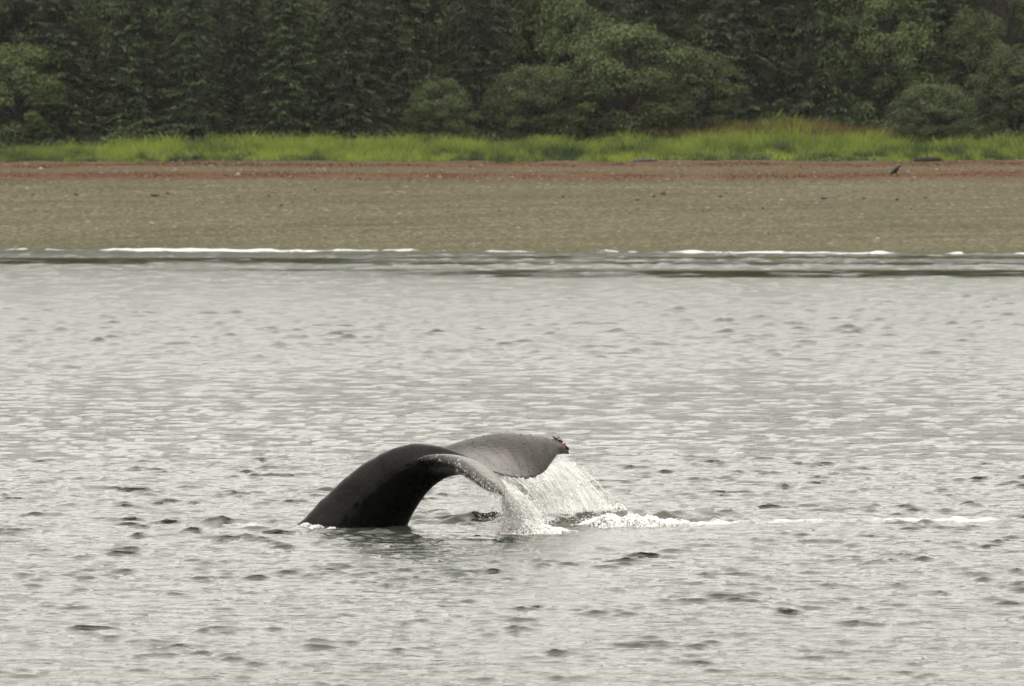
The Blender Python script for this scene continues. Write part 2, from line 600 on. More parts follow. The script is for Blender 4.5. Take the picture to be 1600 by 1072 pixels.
def ell(x, y, px, py, rx, ry, rot=0.0):
    cx, cy = W0(px, py)
    dx, dy = x - cx, y - cy
    c, s = math.cos(rot), math.sin(rot)
    return np.exp(-(((dx * c + dy * s) / rx) ** 2 + ((-dx * s + dy * c) / ry) ** 2))


def stir(x, y):
    s = (ell(x, y, 715, 814, 0.85, 0.8) + 0.9 * ell(x, y, 880, 818, 1.0, 0.8) + 0.9 * ell(x, y, 1030, 812, 1.3, 0.8)
         + 0.6 * ell(x, y, 1260, 815, 2.0, 0.6) + 0.5 * ell(x, y, 1480, 813, 1.8, 0.6)
         + 0.8 * ell(x, y, 365, 818, 0.55, 0.5) + 0.5 * ell(x, y, 480, 822, 0.35, 0.35) + 0.6 * ell(x, y, 580, 836, 0.9, 0.7))
    return np.clip(s, 0, 1.2)


def mound(x, y):
    return (0.09 * ell(x, y, 715, 810, 0.75, 0.7) + 0.10 * ell(x, y, 900, 812, 0.9, 0.6) + 0.11 * ell(x, y, 1035, 806, 1.0, 0.55)
            + 0.05 * ell(x, y, 365, 816, 0.5, 0.4))


def foam_mask(x, y):
    n = fbm(x * 1.3, y * 0.9, 91, 4)
    f = (1.0 * ell(x, y, 822, 826, 0.42, 0.38) + 0.95 * ell(x, y, 975, 819, 0.62, 0.28) + 0.55 * ell(x, y, 880, 812, 0.6, 0.6)
         + 0.35 * ell(x, y, 750, 826, 0.6, 0.35)
         + 0.64 * ell(x, y, 1100, 820, 0.6, 0.40) + 0.55 * ell(x, y, 1230, 816, 1.0, 0.42)
         + 0.62 * ell(x, y, 1400, 813, 1.3, 0.42) + 0.54 * ell(x, y, 1550, 814, 1.1, 0.38)
         + 0.64 * ell(x, y, 372, 822, 0.50, 0.34) + 0.50 * ell(x, y, 492, 820, 0.26, 0.20)
         )
    f = f * (0.30 + 1.4 * n)
    # whitewash of the small surf on the beach
    sy = shore_y(x)
    px = 800 + x / np.maximum(y, 1) * F
    along = (sstep(30, 200, px) * (1 - sstep(500, 640, px)) + 0.75 * sstep(560, 640, px) * (1 - sstep(690, 740, px))
             + 0.85 * sstep(960, 1200, px) * (1 - sstep(1345, 1370, px)) + 0.35 * sstep(1380, 1500, px) + 0.5 * (1 - sstep(0, 140, px)) + 0.42 * sstep(700, 800, px) * (1 - sstep(900, 1000, px)))
    along = np.maximum(along, 0.80) * (0.30 + 1.2 * fbm(x * 0.5, x * 0 + 5, 78, 4))
    dep = 1.2 + 7.5 * sstep(60, 300, px) * (1 - sstep(380, 600, px)) + 3.0 * sstep(1000, 1250, px) * (1 - sstep(1350, 1370, px))
    d = sy + 1.5 - y
    g = along * sstep(-1.2, 0.3, d) * (1 - sstep(dep * 0.55, dep, d + (fbm(x * 0.3, y * 0.3, 77, 3) - 0.5) * 3))
    return np.clip(f + g * 1.12, 0, 1.1)


def swells(x, y):
    """low smooth swells running in to the beach: height, and calm where their backs mirror the forest"""
    px = 800 + x / np.maximum(y, 1) * F
    z = 0 * x; c = 0 * x
    for k, (y0, w, A, on) in enumerate((
            (268.0, 4.6, 0.26, (1 - 0.75 * sstep(480, 660, px))),
            (230.0, 4.6, 0.22, sstep(430, 900, px)),
            (283.0, 3.0, 0.12, 0.9 * sstep(520, 760, px)),
            (262.0, 2.2, 0.08, 0.7 * sstep(300, 760, px)),
            (243.0, 2.6, 0.07, 0.5 * sstep(0, 500, px)))):
        br = sstep(0.05 if k == 0 else 0.25, 0.40 if k == 0 else 0.52, fbm(x * 0.07 + 9 * k, x * 0 + k, 30 + k, 3) + 0.10)
        e = y - (y0 + 5.0 * (fbm(x * 0.035 + 3 * k, x * 0, 35 + k, 3) - 0.5))
        z = z + on * A * np.exp(-(e / w) ** 2)
        lace = fbm(x * 0.45, y * 0.9, 38 + k, 4)
        c = np.maximum(c, on * br * sstep(-2.0 * w, -1.2 * w, e + 6.0 * (lace - 0.5)) * (1 - sstep(0.1 * w, 0.6 * w, e)) * (0.55 + 0.45 * sstep(0.36, 0.50, lace)))
    return z, np.clip(c * 1.15, 0, 1)


def wave(x, y, dxy):
    shape = x.shape
    x = x.ravel(); y = y.ravel(); dxy = dxy.ravel()
    ox = np.zeros_like(x); oy = np.zeros_like(x); oz = np.zeros_like(x)
    sz, cm = swells(x, y)
    keep = 1 - 0.84 * cm
    gust = (0.62 + 0.76 * fbm(x * 0.05, y * 0.03, 61, 3)) * keep * (0.66 + 0.34 * sstep(41, 62, y))
    Qs = 1.0
    gr = fbm(x * 1.7 + 4, y * 1.3, 63, 3)
    out = sstep(85, 165, y)
    far_up = 1 + 1.7 * sstep(62, 150, y) + 2.5 * sstep(75, 40, shore_y(x) - y)                       # longer chop further out in the open bay
    burst = 0.72 + 2.2 * sstep(0.44, 0.78, gr)               # short ripples come in patches
    for k, a, th, ph, ln in zip(w_k, w_amp, w_dir, w_ph, w_len):
        c, s = math.cos(th), math.sin(th)
        f = np.clip((ln / dxy - 1.6) / 1.4, 0, 1) * (gust * burst if ln < 0.48 else gust * far_up * (0.58 + (0.14 + 0.50 * out) * burst))
        q = k * (x * c + y * s) + ph
        sn = np.sin(q)
        oz += f * a * sn
        cs = Qs * f * a * np.cos(q)
        ch = 1.9 if ln < 0.48 else 1.5
        ox += cs * c * ch; oy += cs * s * ch
    st = stir(x, y)
    m = st > 0.03
    if m.any():
        xm, ym, sm = x[m], y[m], st[m]
        for k, a, th, ph in zip(b_k, b_amp, b_dir, b_ph):
            c, s = math.cos(th), math.sin(th)
            q = k * (xm * c + ym * s) + ph
            oz[m] += sm * a * np.sin(q)
            ox[m] += 0.5 * sm * a * np.cos(q) * c; oy[m] += 0.5 * sm * a * np.cos(q) * s
    oz += mound(x, y)
    oz += sz
    fm = foam_mask(x, y)
    far = sstep(250, 280, y)
    oz += fm * (0.035 * (fbm(x * 9, y * 9, 15, 3)) * (1 - far) + 0.17 * far * (0.4 + fbm(x * 0.35, y * 0.5, 16, 3)))
    return (x + ox).reshape(shape), (y + oy).reshape(shape), oz.reshape(shape), fm.reshape(shape), cm.reshape(shape)


rows = [-400.0, -60.0, 0.0, 18.0, 26.0, 32.0]
d = 36.0
while d < 334:
    rows.append(d)
    d += d * (0.0009 if d < 75 else 0.0019)
rows = np.array(rows)
u_core = np.linspace(-0.135, 0.135, 450)
u_out = np.array([0.15, 0.165, 0.19, 0.23, 0.3, 0.5, 1.0, 2.6])
us = np.r_[-u_out[::-1], u_core, u_out]
hw = np.maximum(rows, 34.0)
wx = us[None, :] * hw[:, None]
wy = np.repeat(rows[:, None], len(us), 1)
sp = np.maximum(np.gradient(rows)[:, None], np.gradient(us)[None, :] * hw[:, None])
sp = np.where(wy < 35, 9.0, sp)
vx, vy, vz, vf, vc = wave(wx, wy, sp)
WV = np.stack([vx, vy, vz], -1).reshape(-1, 3)
nr, nc = wx.shape
idx = np.arange(nr * nc).reshape(nr, nc)
Q = np.stack([idx[:-1, :-1], idx[:-1, 1:], idx[1:, 1:], idx[1:, :-1]], -1).reshape(-1, 4)
tag(obj('sea', mesh('sea', WV, Q, M_WATER, True, {'foam': vf.ravel(), 'calm': vc.ravel(), 'ripple': (sstep(58, 165, wy) * (1 - vc)).ravel()})),
    'choppy pale grey sea under an overcast sky', kind='structure')

def water_z(x, y):
    i = np.clip(np.searchsorted(rows, y), 0, nr - 1)
    j = np.clip(np.searchsorted(us, x / hw[i]), 0, nc - 1)
    return vz[i, j]


# clumps of foam standing on the stirred water
fi = np.flatnonzero((vf.ravel() > 0.55) & (wy.ravel() < 80) & (wx.ravel() < 2.3) & (wx.ravel() > -3.0))
pr = np.clip(vf.ravel()[fi] - 0.48, 0, 1) ** 1.2
pk = rng.choice(fi, 6000, p=pr / pr.sum())
c = WV[pk] + rng.normal(0, [0.04, 0.05, 0.0], (len(pk), 3))
sz = rng.gamma(2.0, 0.0026, len(pk))[:, None] * rng.uniform(0.6, 1.5, (len(pk), 3)) + 0.003
c[:, 2] += rng.gamma(1.2, 0.010, len(pk)) * np.clip(vf.ravel()[pk] * 1.3, 0, 1)
v_, f_ = drops(c, sz)
tag(obj('foam', mesh('foam', v_, f_, M_FOAM)), 'white foam churned up along the wake of the tail', 'foam', kind='stuff')

# ------------------------------------------------------------------ the whale's tail
def build_whale():
    # tail stock: back line, belly line (photograph pixels), half width
    st = [(395, 895, 590, 950, .44, 60.55), (432, 855, 608, 900, .42, 60.50), (470, 815, 624, 858, .38, 60.42), (515, 769, 639, 815, .34, 60.33),
          (560, 730, 654, 788, .30, 60.22), (600, 707, 669, 768, .265, 60.12), (640, 693.5, 685, 754, .23, 60.03),
          (675, 695, 702, 745, .20, 59.95), (706, 703, 722, 742, .155, 59.88), (738, 718, 744, 741, .10, 59.83), (762, 731, 763, 740, .05, 59.8)]
    D = np.array([P(a, b, y) for a, b, _, _, _, y in st])
    B = np.array([P(a, b, y) for _, _, a, b, _, y in st])
    hwid = np.array([s[4] for s in st])
    all_ = np.hstack([D, B, hwid[:, None]])
    S = spline(all_, 90)
    kn = (fbm(np.linspace(0, 26, 90), np.zeros(90), 87, 2) - 0.5)[:, None] * (S[:, :3] - S[:, 3:6])
    S[:, :3] += kn * 0.02                                   # knuckles along the ridge
    L = np.array([math.sin(math.radians(14)), math.cos(math.radians(14)), 0.05])
    n = 40
    th = np.arange(n) * 2 * math.pi / n
    V, Q = [], []
    for r in S:
        c = (r[:3] + r[3:6]) / 2; up = (r[:3] - r[3:6]) / 2
        s_, c_ = np.sin(th), np.cos(th)
        lat = np.sign(c_) * np.abs(c_) ** 0.9 * r[6] * (1 - 0.22 * np.clip(s_, 0, 1) ** 2 - 0.1 * np.clip(-s_, 0, 1) ** 3)
        V.append(c + up[None] * s_[:, None] + L[None] * lat[:, None])
    nS = len(S)
    V = np.vstack(V)
    i = np.arange(nS - 1)[:, None] * n; j = np.arange(n)[None]; j2 = (j + 1) % n
    Q = np.stack([i + j, i + j2, i + n + j2, i + n + j], -1).reshape(-1, 4).tolist()
    Q.append(list(range(n))[::-1]); Q.append(list(range((nS - 1) * n, nS * n)))
    # fluke: leading and trailing edge over the span, near tip -1 .. far tip +1
    vs = [-1, -.9, -.8, -.6, -.4, -.22, 0, .18, .4, .6, .78, .9, 1]
    LE = [P(787, 774, 57.80), P(773, 766, 58.02), P(757, 756, 58.25), P(728, 733, 58.75), P(697, 715, 59.20), P(664, 714, 59.58),
          P(655, 720, 60.0), P(700, 697, 60.5), P(775, 678, 60.98), P(826, 680, 61.25), P(858, 685, 61.45), P(875, 691, 61.58), P(888, 706, 61.72)]
    TE = [P(788, 773, 57.82), P(789, 766, 58.10), P(789, 761, 58.32), P(786, 755, 58.78), P(780, 747, 59.20), P(775, 741, 59.5),
          P(771, 736, 59.78), P(788, 743, 60.0), P(822, 748, 60.35), P(849, 739, 60.75), P(864, 720, 61.12), P(871, 711.5, 61.4), P(889, 709.5, 61.70)]
    nv, nu = 150, 22
    v = np.linspace(-1, 1, nv)
    le = crom(vs, LE, v); te = crom(vs, TE, v)
    te += (te - le) * ((fbm(v * 38, v * 0, 83, 3) - 0.5) * 0.045 * sstep(0.06, 0.14, np.abs(v)))[:, None]     # nicked rim
    r = (1 - np.cos(np.linspace(0, math.pi, nu))) / 2
    mid = le[:, None] * (1 - r)[None, :, None] + te[:, None] * r[None, :, None]
    du = unit(np.gradient(mid, axis=1)); dv = unit(np.gradient(mid, axis=0))
    nrm = unit(np.cross(du, dv))
    if nrm[nv // 2, nu // 2, 2] < 0: nrm = -nrm
    # smooth the normal along the span so the twist stays soft
    for _ in range(12):
        nrm[1:-1] = unit(nrm[:-2] + 2 * nrm[1:-1] + nrm[2:])
    av = np.abs(v)
    camb = np.where(v > 0, 0.085 * np.sin(math.pi * np.clip(v, 0, 1)) ** 0.8, 0.035 * np.sin(math.pi * av))[:, None] * (4 * r * (1 - r))[None]
    thick = (0.015 + 0.115 * (1 - av) ** 0.75 + np.where(v < 0, 0.055 * np.sin(math.pi * av ** 1.3), 0))[:, None] * (2.05 * np.sqrt(r) * (1 - r) ** 0.85)[None] + 0.010
    base = mid + nrm * camb[..., None]
    top = base + nrm * thick[..., None] * 0.55
    bot = base - nrm * thick[..., None] * (0.55 + 0.75 * sstep(0.15, 0.45, -v) * (1 - 0.4 * sstep(0.8, 1.0, -v)))[:, None, None]
    o = len(V)
    it = o + np.arange(nv * nu).reshape(nv, nu); ib = it + nv * nu
    Q += np.stack([it[:-1, :-1], it[:-1, 1:], it[1:, 1:], it[1:, :-1]], -1).reshape(-1, 4).tolist()
    Q += np.stack([ib[:-1, :-1], ib[1:, :-1], ib[1:, 1:], ib[:-1, 1:]], -1).reshape(-1, 4).tolist()
    for k in (0, nu - 1):
        Q += np.stack([it[:-1, k], it[1:, k], ib[1:, k], ib[:-1, k]], -1).tolist()
    for k in (0, nv - 1):
        Q += np.stack([it[k, :-1], it[k, 1:], ib[k, 1:], ib[k, :-1]], -1).tolist()
    AV = np.vstack([V, top.reshape(-1, 3), bot.reshape(-1, 3)])
    me = bpy.data.meshes.new('rough_tail')
    me.from_pydata(AV.tolist(), [], Q)
    bm = bmesh.new(); bm.from_mesh(me)
    bmesh.ops.recalc_face_normals(bm, faces=bm.faces)
    bm.to_mesh(me); bm.free()
    tmp = obj('rough_tail', me)
    rm = tmp.modifiers.new('remesh', 'REMESH'); rm.mode = 'VOXEL'; rm.voxel_size = 0.0125; rm.use_smooth_shade = True
    sm = tmp.modifiers.new('smooth', 'SMOOTH'); sm.factor = 0.5; sm.iterations = 5
    dg = bpy.context.evaluated_depsgraph_get()
    out = bpy.data.meshes.new_from_object(tmp.evaluated_get(dg))
    bpy.data.objects.remove(tmp); bpy.data.meshes.remove(me)
    # per-point marks
    N = len(out.vertices)
    co = np.empty(N * 3, np.float32); out.vertices.foreach_get('co', co); co = co.reshape(-1, 3).astype(float)
    kd = KDTree(nv * nu * 2)
    flat = np.vstack([top.reshape(-1, 3), bot.reshape(-1, 3)])
    for k, p in enumerate(flat): kd.insert(p, k)
    kd.balance()
    hit = np.empty(N, int); dist = np.empty(N)
    for k, p in enumerate(co):
        _, a, b = kd.find(p); hit[k] = a; dist[k] = b
    low = hit >= nv * nu
    h = hit % (nv * nu)
    vv = v[h // nu]; rr = r[h % nu]
    kd2 = KDTree(len(V))
    for k, p in enumerate(V): kd2.insert(p, k)
    kd2.balance()
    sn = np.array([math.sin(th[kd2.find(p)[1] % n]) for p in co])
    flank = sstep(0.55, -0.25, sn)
    near = 1 - sstep(0.02, 0.10, dist)
    grow = sstep(0.10, 0.55, np.maximum(np.abs(vv), rr * 0.85))
    flu = near * grow
    edge = near * sstep(0.965, 0.99, rr) * sstep(0.05, 0.15, np.abs(vv))
    lead = near * (1 - sstep(0.02 + 0.08 * sstep(.35, .6, -vv) + 0.40 * sstep(.7, 1, -vv), 0.055 + 0.10 * sstep(.35, .6, -vv) + 0.50 * sstep(.7, 1, -vv), rr)) * sstep(-0.05, -0.2, vv)
    lead = np.maximum(lead, near * low * (1 - sstep(0.2, 0.5, rr)) * sstep(-0.1, -0.3, vv))
    sc_ = P(878, 693, 61.6)
    ds = np.linalg.norm((co - sc_) * [1, .6, 1.3], axis=1)
    sore = (1 - sstep(0.09, 0.14, ds + 0.03 * (fbm(co[:, 0] * 22, co[:, 2] * 22, 4, 2) - .5)))
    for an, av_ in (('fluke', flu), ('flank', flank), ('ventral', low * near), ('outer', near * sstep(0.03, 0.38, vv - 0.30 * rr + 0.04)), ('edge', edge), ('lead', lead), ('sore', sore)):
        a = out.attributes.new(an, 'FLOAT', 'POINT'); a.data.foreach_set('value', av_.astype(np.float32))
    a = out.attributes.new('flow', 'FLOAT_VECTOR', 'POINT')
    fl = np.stack([vv * 42, rr * 2.2, vv * 0], 1)
    a.data.foreach_set('vector', fl.astype(np.float32).ravel())
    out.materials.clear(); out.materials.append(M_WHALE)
    out.polygons.foreach_set('use_smooth', np.ones(len(out.polygons), bool))
    return out, dict(le=le, te=te, v=v, r=r, top=top, nrm=nrm)


wm, FK = build_whale()
wbase = P(553, 822, 60.3)
whale = empty('whale', (wbase[0], wbase[1], 0))
tag(whale, 'dark humpback whale tail arching out of the water with drooping fluke', 'whale')
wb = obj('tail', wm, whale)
wb.matrix_parent_inverse = whale.matrix_basis.inverted()

# barnacles along the near leading edge and small knobs over the far half of the fluke
bc, bs = [], []
n_near = 300
vv = -rng.uniform(0.18, 0.99, n_near)
for q in vv:
    i = int((q + 1) / 2 * (len(FK['v']) - 1))
    p = FK['le'][i] + rng.normal(0, 0.016, 3) + np.array([0, -0.014, -0.016])
    bc.append(p); bs.append(rng.gamma(1.6, 0.0018) * (0.5 + 0.6 * (q < -0.5)) + 0.001)
for q in range(46):
    i = int(rng.uniform(0.58, 0.95) * (len(FK['v']) - 1)); j = int(rng.uniform(3, 18))
    bc.append(FK['top'][i, j] + FK['nrm'][i, j] * 0.004); bs.append(rng.uniform(0.004, 0.010))
bc = np.array(bc); bs = np.array(bs)
k = np.arange(len(bc)) < n_near
v_, f_ = drops(bc[k], bs[k][:, None] * rng.uniform(0.7, 1.3, (k.sum(), 3)))
b1 = obj('barnacles', mesh('barnacles', v_, f_, M_BARN), whale); b1['kind'] = 'stuff'
v_, f_ = drops(bc[~k], bs[~k][:, None] * rng.uniform(0.7, 1.5, ((~k).sum(), 3)))
b2 = obj('skin_knobs', mesh('skin_knobs', v_, f_, M_KNOB, True), whale); b2['kind'] = 'stuff'
sv = rng.uniform(0.84, 0.995, 130)
sp_ = np.array([FK['le'][int((q + 1) / 2 * (len(FK['v']) - 1))] for q in sv]) + rng.normal(0, [0.016, 0.02, 0.012], (130, 3)) + [0, -0.02, 0.012]
v_, f_ = drops(sp_, rng.uniform(0.007, 0.019, (130, 3)))
b3 = obj('raw_patch', mesh('raw_patch', v_, f_, M_SORE, True), whale); b3['kind'] = 'stuff'; b3['label'] = 'raw reddish-brown patch on the far fluke tip'
b3.matrix_parent_inverse = whale.matrix_basis.inverted()
for b in (b1, b2): b.matrix_parent_inverse = whale.matrix_basis.inverted()

# ------------------------------------------------------------------ water pouring off the fluke
def te_at(v):
    i = np.clip((np.asarray(v) + 1) / 2 * (len(FK['v']) - 1), 0, len(FK['v']) - 1.001)
    k = i.astype(int); f = (i - k)[:, None]
    return FK['te'][k] * (1 - f) + FK['te'][k + 1] * f


def le_at(v):
    i = np.clip((np.asarray(v) + 1) / 2 * (len(FK['v']) - 1), 0, len(FK['v']) - 1.001)
    k = i.astype(int); f = (i - k)[:, None]
    return FK['le'][k] * (1 - f) + FK['le'][k + 1] * f


def fall(start, land, n=14, bow=0.16):
    """free-fall arcs from start to land, (m, n, 3)"""
    t = np.linspace(0, 1, n)
    p = start[:, None] * (1 - t)[None, :, None] + land[:, None] * t[None, :, None]
    p[..., 2] += bow * (4 * t * (1 - t))[None] * 0.5
    return p


def curtain(name, label, v0, v1, landf, nst, nveil, ndrop, fade0, bow, r0=0.004, veil_x=26):
    parts = []
    # film
    vg = np.linspace(v0, v1, nveil)
    s = te_at(vg); e = landf(vg)
    n = 26
    p = fall(s, e, n, bow)
    t = np.linspace(0, 1, n)
    wob = (fbm(vg[:, None] * 14 + t[None] * 1.1, t[None] * 2.2 + vg[:, None] * 0, 51, 3) - 0.5)
    p[..., 1] += wob * 0.22 * t[None]; p[..., 0] += wob * 0.10 * t[None]
    idx = np.arange(nveil * n).reshape(nveil, n)
    Q = np.stack([idx[:-1, :-1], idx[:-1, 1:], idx[1:, 1:], idx[1:, :-1]], -1).reshape(-1, 4)
    fade = (fade0[0] * (1 - t) + fade0[1] * t)[None] * np.minimum(1, np.minimum(np.linspace(0, 1, nveil), np.linspace(1, 0, nveil)) * 9)[:, None]
    root = empty(name, (e[nveil // 2][0], e[nveil // 2][1], 0))
    tag(root, label, 'splash', kind='stuff')
    me = mesh('water_film', p.reshape(-1, 3), Q, M_VEIL, True, {'fade': fade.ravel()})
    a = me.attributes.new('flow', 'FLOAT_VECTOR', 'POINT')
    fl = np.stack([np.repeat(vg[:, None], n, 1) * veil_x, np.repeat(t[None], nveil, 0) * 1.5, np.zeros((nveil, n))], -1)
    a.data.foreach_set('vector', fl.astype(np.float32).ravel())
    parts.append(obj('water_film', me, root))
    # strands
    sv = rng.uniform(v0, v1, nst)
    s = te_at(sv); e = landf(sv) + rng.normal(0, [0.05, 0.10, 0.02], (nst, 3))
    p = fall(s, e, 16, bow)
    t = np.linspace(0, 1, 16)
    wv = np.cumsum(rng.normal(0, 0.006, (nst, 16, 3)), axis=1)
    p = p + wv
    paths, radii = [], []
    for k in range(nst):
        a_ = int(rng.integers(0, 7)); b_ = int(rng.integers(a_ + 4, 17))
        tt = np.linspace(0, 1, b_ - a_)
        paths.append(p[k, a_:b_])
        radii.append((r0 * rng.lognormal(-0.15, 0.55)) * (0.25 + np.sin(math.pi * tt) ** 0.6) * (0.8 + 0.6 * rng.random(b_ - a_)))
    v_, f_ = tubes(paths, radii, 4)
    parts.append(obj('water_strands', mesh('water_strands', v_, f_, M_SPRAY, True), root))
    # drops
    sv = rng.uniform(v0, v1, ndrop); t = rng.beta(1.7, 1.0, ndrop)
    s = te_at(sv); e = landf(sv)
    p = s * (1 - t)[:, None] + e * t[:, None]
    p[:, 2] += bow * 0.5 * 4 * t * (1 - t)
    p += rng.normal(0, 1, (ndrop, 3)) * (0.02 + 0.075 * t[:, None]) * [1, 1.5, 0.8]
    v_, f_ = drops(p, rng.gamma(1.3, 0.0030, ndrop) + 0.0012, e - s, rng.uniform(1, 3, ndrop))
    parts.append(obj('water_drops', mesh('water_drops', v_, f_, M_SPRAY), root))
    for q in parts: q.matrix_parent_inverse = root.matrix_basis.inverted(); q['kind'] = 'stuff'
    return root


def land_far(v):
    t = np.clip((np.asarray(v) - 0.12) / 0.88, 0, 1)
    pts = [(0, P(815, 802, 60.4)), (.25, P(848, 803, 60.6)), (.5, P(880, 802, 60.9)), (.72, P(918, 800, 61.2)), (.88, P(955, 797, 61.4)), (1.0, P(968, 797, 61.5))]
    return np.stack([np.interp(t, [a for a, _ in pts], [b[k] for _, b in pts]) for k in range(3)], 1)


curtain('falling_water', 'white curtain of water streaming off the far half of the whale fluke', 0.14, 0.93, land_far, 150, 150, 2200, (0.80, 1.25), 0.16, 0.0052, 19)


def land_tip(v):
    t = np.clip((np.asarray(v) - 0.90) / 0.10, 0, 1)[:, None]
    return P(878, 772, 61.4) * (1 - t) + P(889, 765, 61.68) * t


curtain('falling_water', 'thin sheet of drips hanging under the tip of the far fluke', 0.90, 0.995, land_tip, 40, 24, 300, (0.6, 0.25), 0.02, 0.0035)


def land_near(v):
    t = np.clip((np.asarray(v) + 1.0) / 0.75, 0, 1)
    pts = [(0, P(779, 829, 58.7)), (.25, P(800, 828, 58.9)), (.45, P(822, 826, 59.1)), (.65, P(848, 823, 59.3)), (1.0, P(862, 821, 59.5))]
    return np.stack([np.interp(t, [a for a, _ in pts], [b[k] for _, b in pts]) for k in range(3)], 1)


curtain('falling_water', 'dense white spout pouring from the near fluke tip into the sea', -0.93, -0.42, land_near, 130, 90, 3400, (0.28, 1.9), 0.10, 0.0052, 22)

# fine drips off the near leading edge
dv = rng.uniform(-0.97, -0.55, 90)
s = le_at(dv); ln = rng.uniform(0.05, 0.42, 90)
paths, radii = [], []
for a_, l_ in zip(s, ln):
    t = np.linspace(0, 1, 6)
    paths.append(a_[None] + np.stack([t * 0.04 * l_ + rng.normal(0, .002, 6), t * 0, -t * l_], 1) + [0, 0, -0.01])
    radii.append(0.0022 * (1.1 - t))
v_, f_ = tubes(paths, radii, 3)
p = le_at(rng.uniform(-0.97, -0.5, 900)); p[:, 2] -= rng.uniform(0.02, 0.5, 900); p += rng.normal(0, 0.02, (900, 3))
v2, f2 = drops(p, rng.gamma(2, 0.0014, 900) + 0.001)
dr = empty('dripping_water', (s[:, 0].mean(), s[:, 1].mean(), 0))
tag(dr, 'fine drips falling from the barnacled near edge of the fluke', 'drips', kind='stuff')
for nm, a_, b_ in (('drip_threads', v_, f_), ('drip_drops', v2, f2)):
    q = obj(nm, mesh(nm, a_, b_, M_SPRAY), dr); q['kind'] = 'stuff'; q.matrix_parent_inverse = dr.matrix_basis.inverted()


# heaps of churned foam where the water lands
def heap(name, label, pts, seed, scale=1.0):
    """lumpy foam ridge: bed of many small overlapping foam balls, larger at the core"""
    r = np.random.default_rng(seed)
    C, S = [], []
    pts = [(a, b, c, d, e, int(n * 2.0)) for a, b, c, d, e, n in pts]
    for (px, py, Y, rad, hgt, n) in pts:
        c0 = P(px, py, Y)
        q = r.normal(0, 1, (n, 3)) * [rad * 0.5, rad * 0.5, 1]
        rr = np.hypot(q[:, 0], q[:, 1]) / rad
        top = hgt * np.clip(1 - rr ** 1.4 * 0.75, 0.05, 1) * (0.55 + 0.9 * fbm(q[:, 0] * 6 + seed, q[:, 1] * 6, seed, 3))
        z = top * np.sqrt(r.random(n))
        C.append(np.stack([c0[0] + q[:, 0], c0[1] + q[:, 1], z + 0.6 * water_z(c0[0] + q[:, 0], c0[1] + q[:, 1]) - 0.005], 1))
        S.append((r.gamma(2.0, 0.0034, n) + 0.003) * scale)
    v_, f_ = drops(np.vstack(C), np.concatenate(S)[:, None] * r.uniform(0.7, 1.4, (sum(p[5] for p in pts), 3)))
    return tag(obj(name, mesh(name, v_, f_, M_FOAM)), label, 'foam', kind='stuff')


heap('foam', 'bright foam heap boiling up where the near fluke pours down',
     [(812, 829, 59.05, .24, .27, 3600), (838, 828, 59.15, .24, .15, 2000), (790, 829, 59.0, .14, .14, 900), (868, 828, 59.3, .18, .06, 500)], 3)
heap('foam', 'curling white foam crest just behind the falling curtain',
     [(930, 822, 60.5, .2, .06, 700), (955, 820, 60.4, .26, .13, 1700), (985, 818, 60.4, .26, .14, 1800), (1015, 818, 60.5, .24, .11, 1300), (1042, 819, 60.6, .18, .06, 500)], 5)
heap('foam', 'white splash line where the far curtain of water meets the sea',
     [(850, 812, 60.7, .14, .12, 500), (880, 811, 61.0, .16, .13, 600), (915, 808, 61.3, .16, .16, 700), (945, 806, 61.5, .16, .18, 700), (968, 806, 61.6, .14, .14, 400)], 8, 0.85)
heap('foam', 'small white ripple of foam where the back of the whale enters the water',
     [(478, 822, 60.1, .08, .05, 90), (494, 824, 59.95, .10, .055, 120), (517, 827, 59.8, .06, .03, 50)], 11, 0.7)

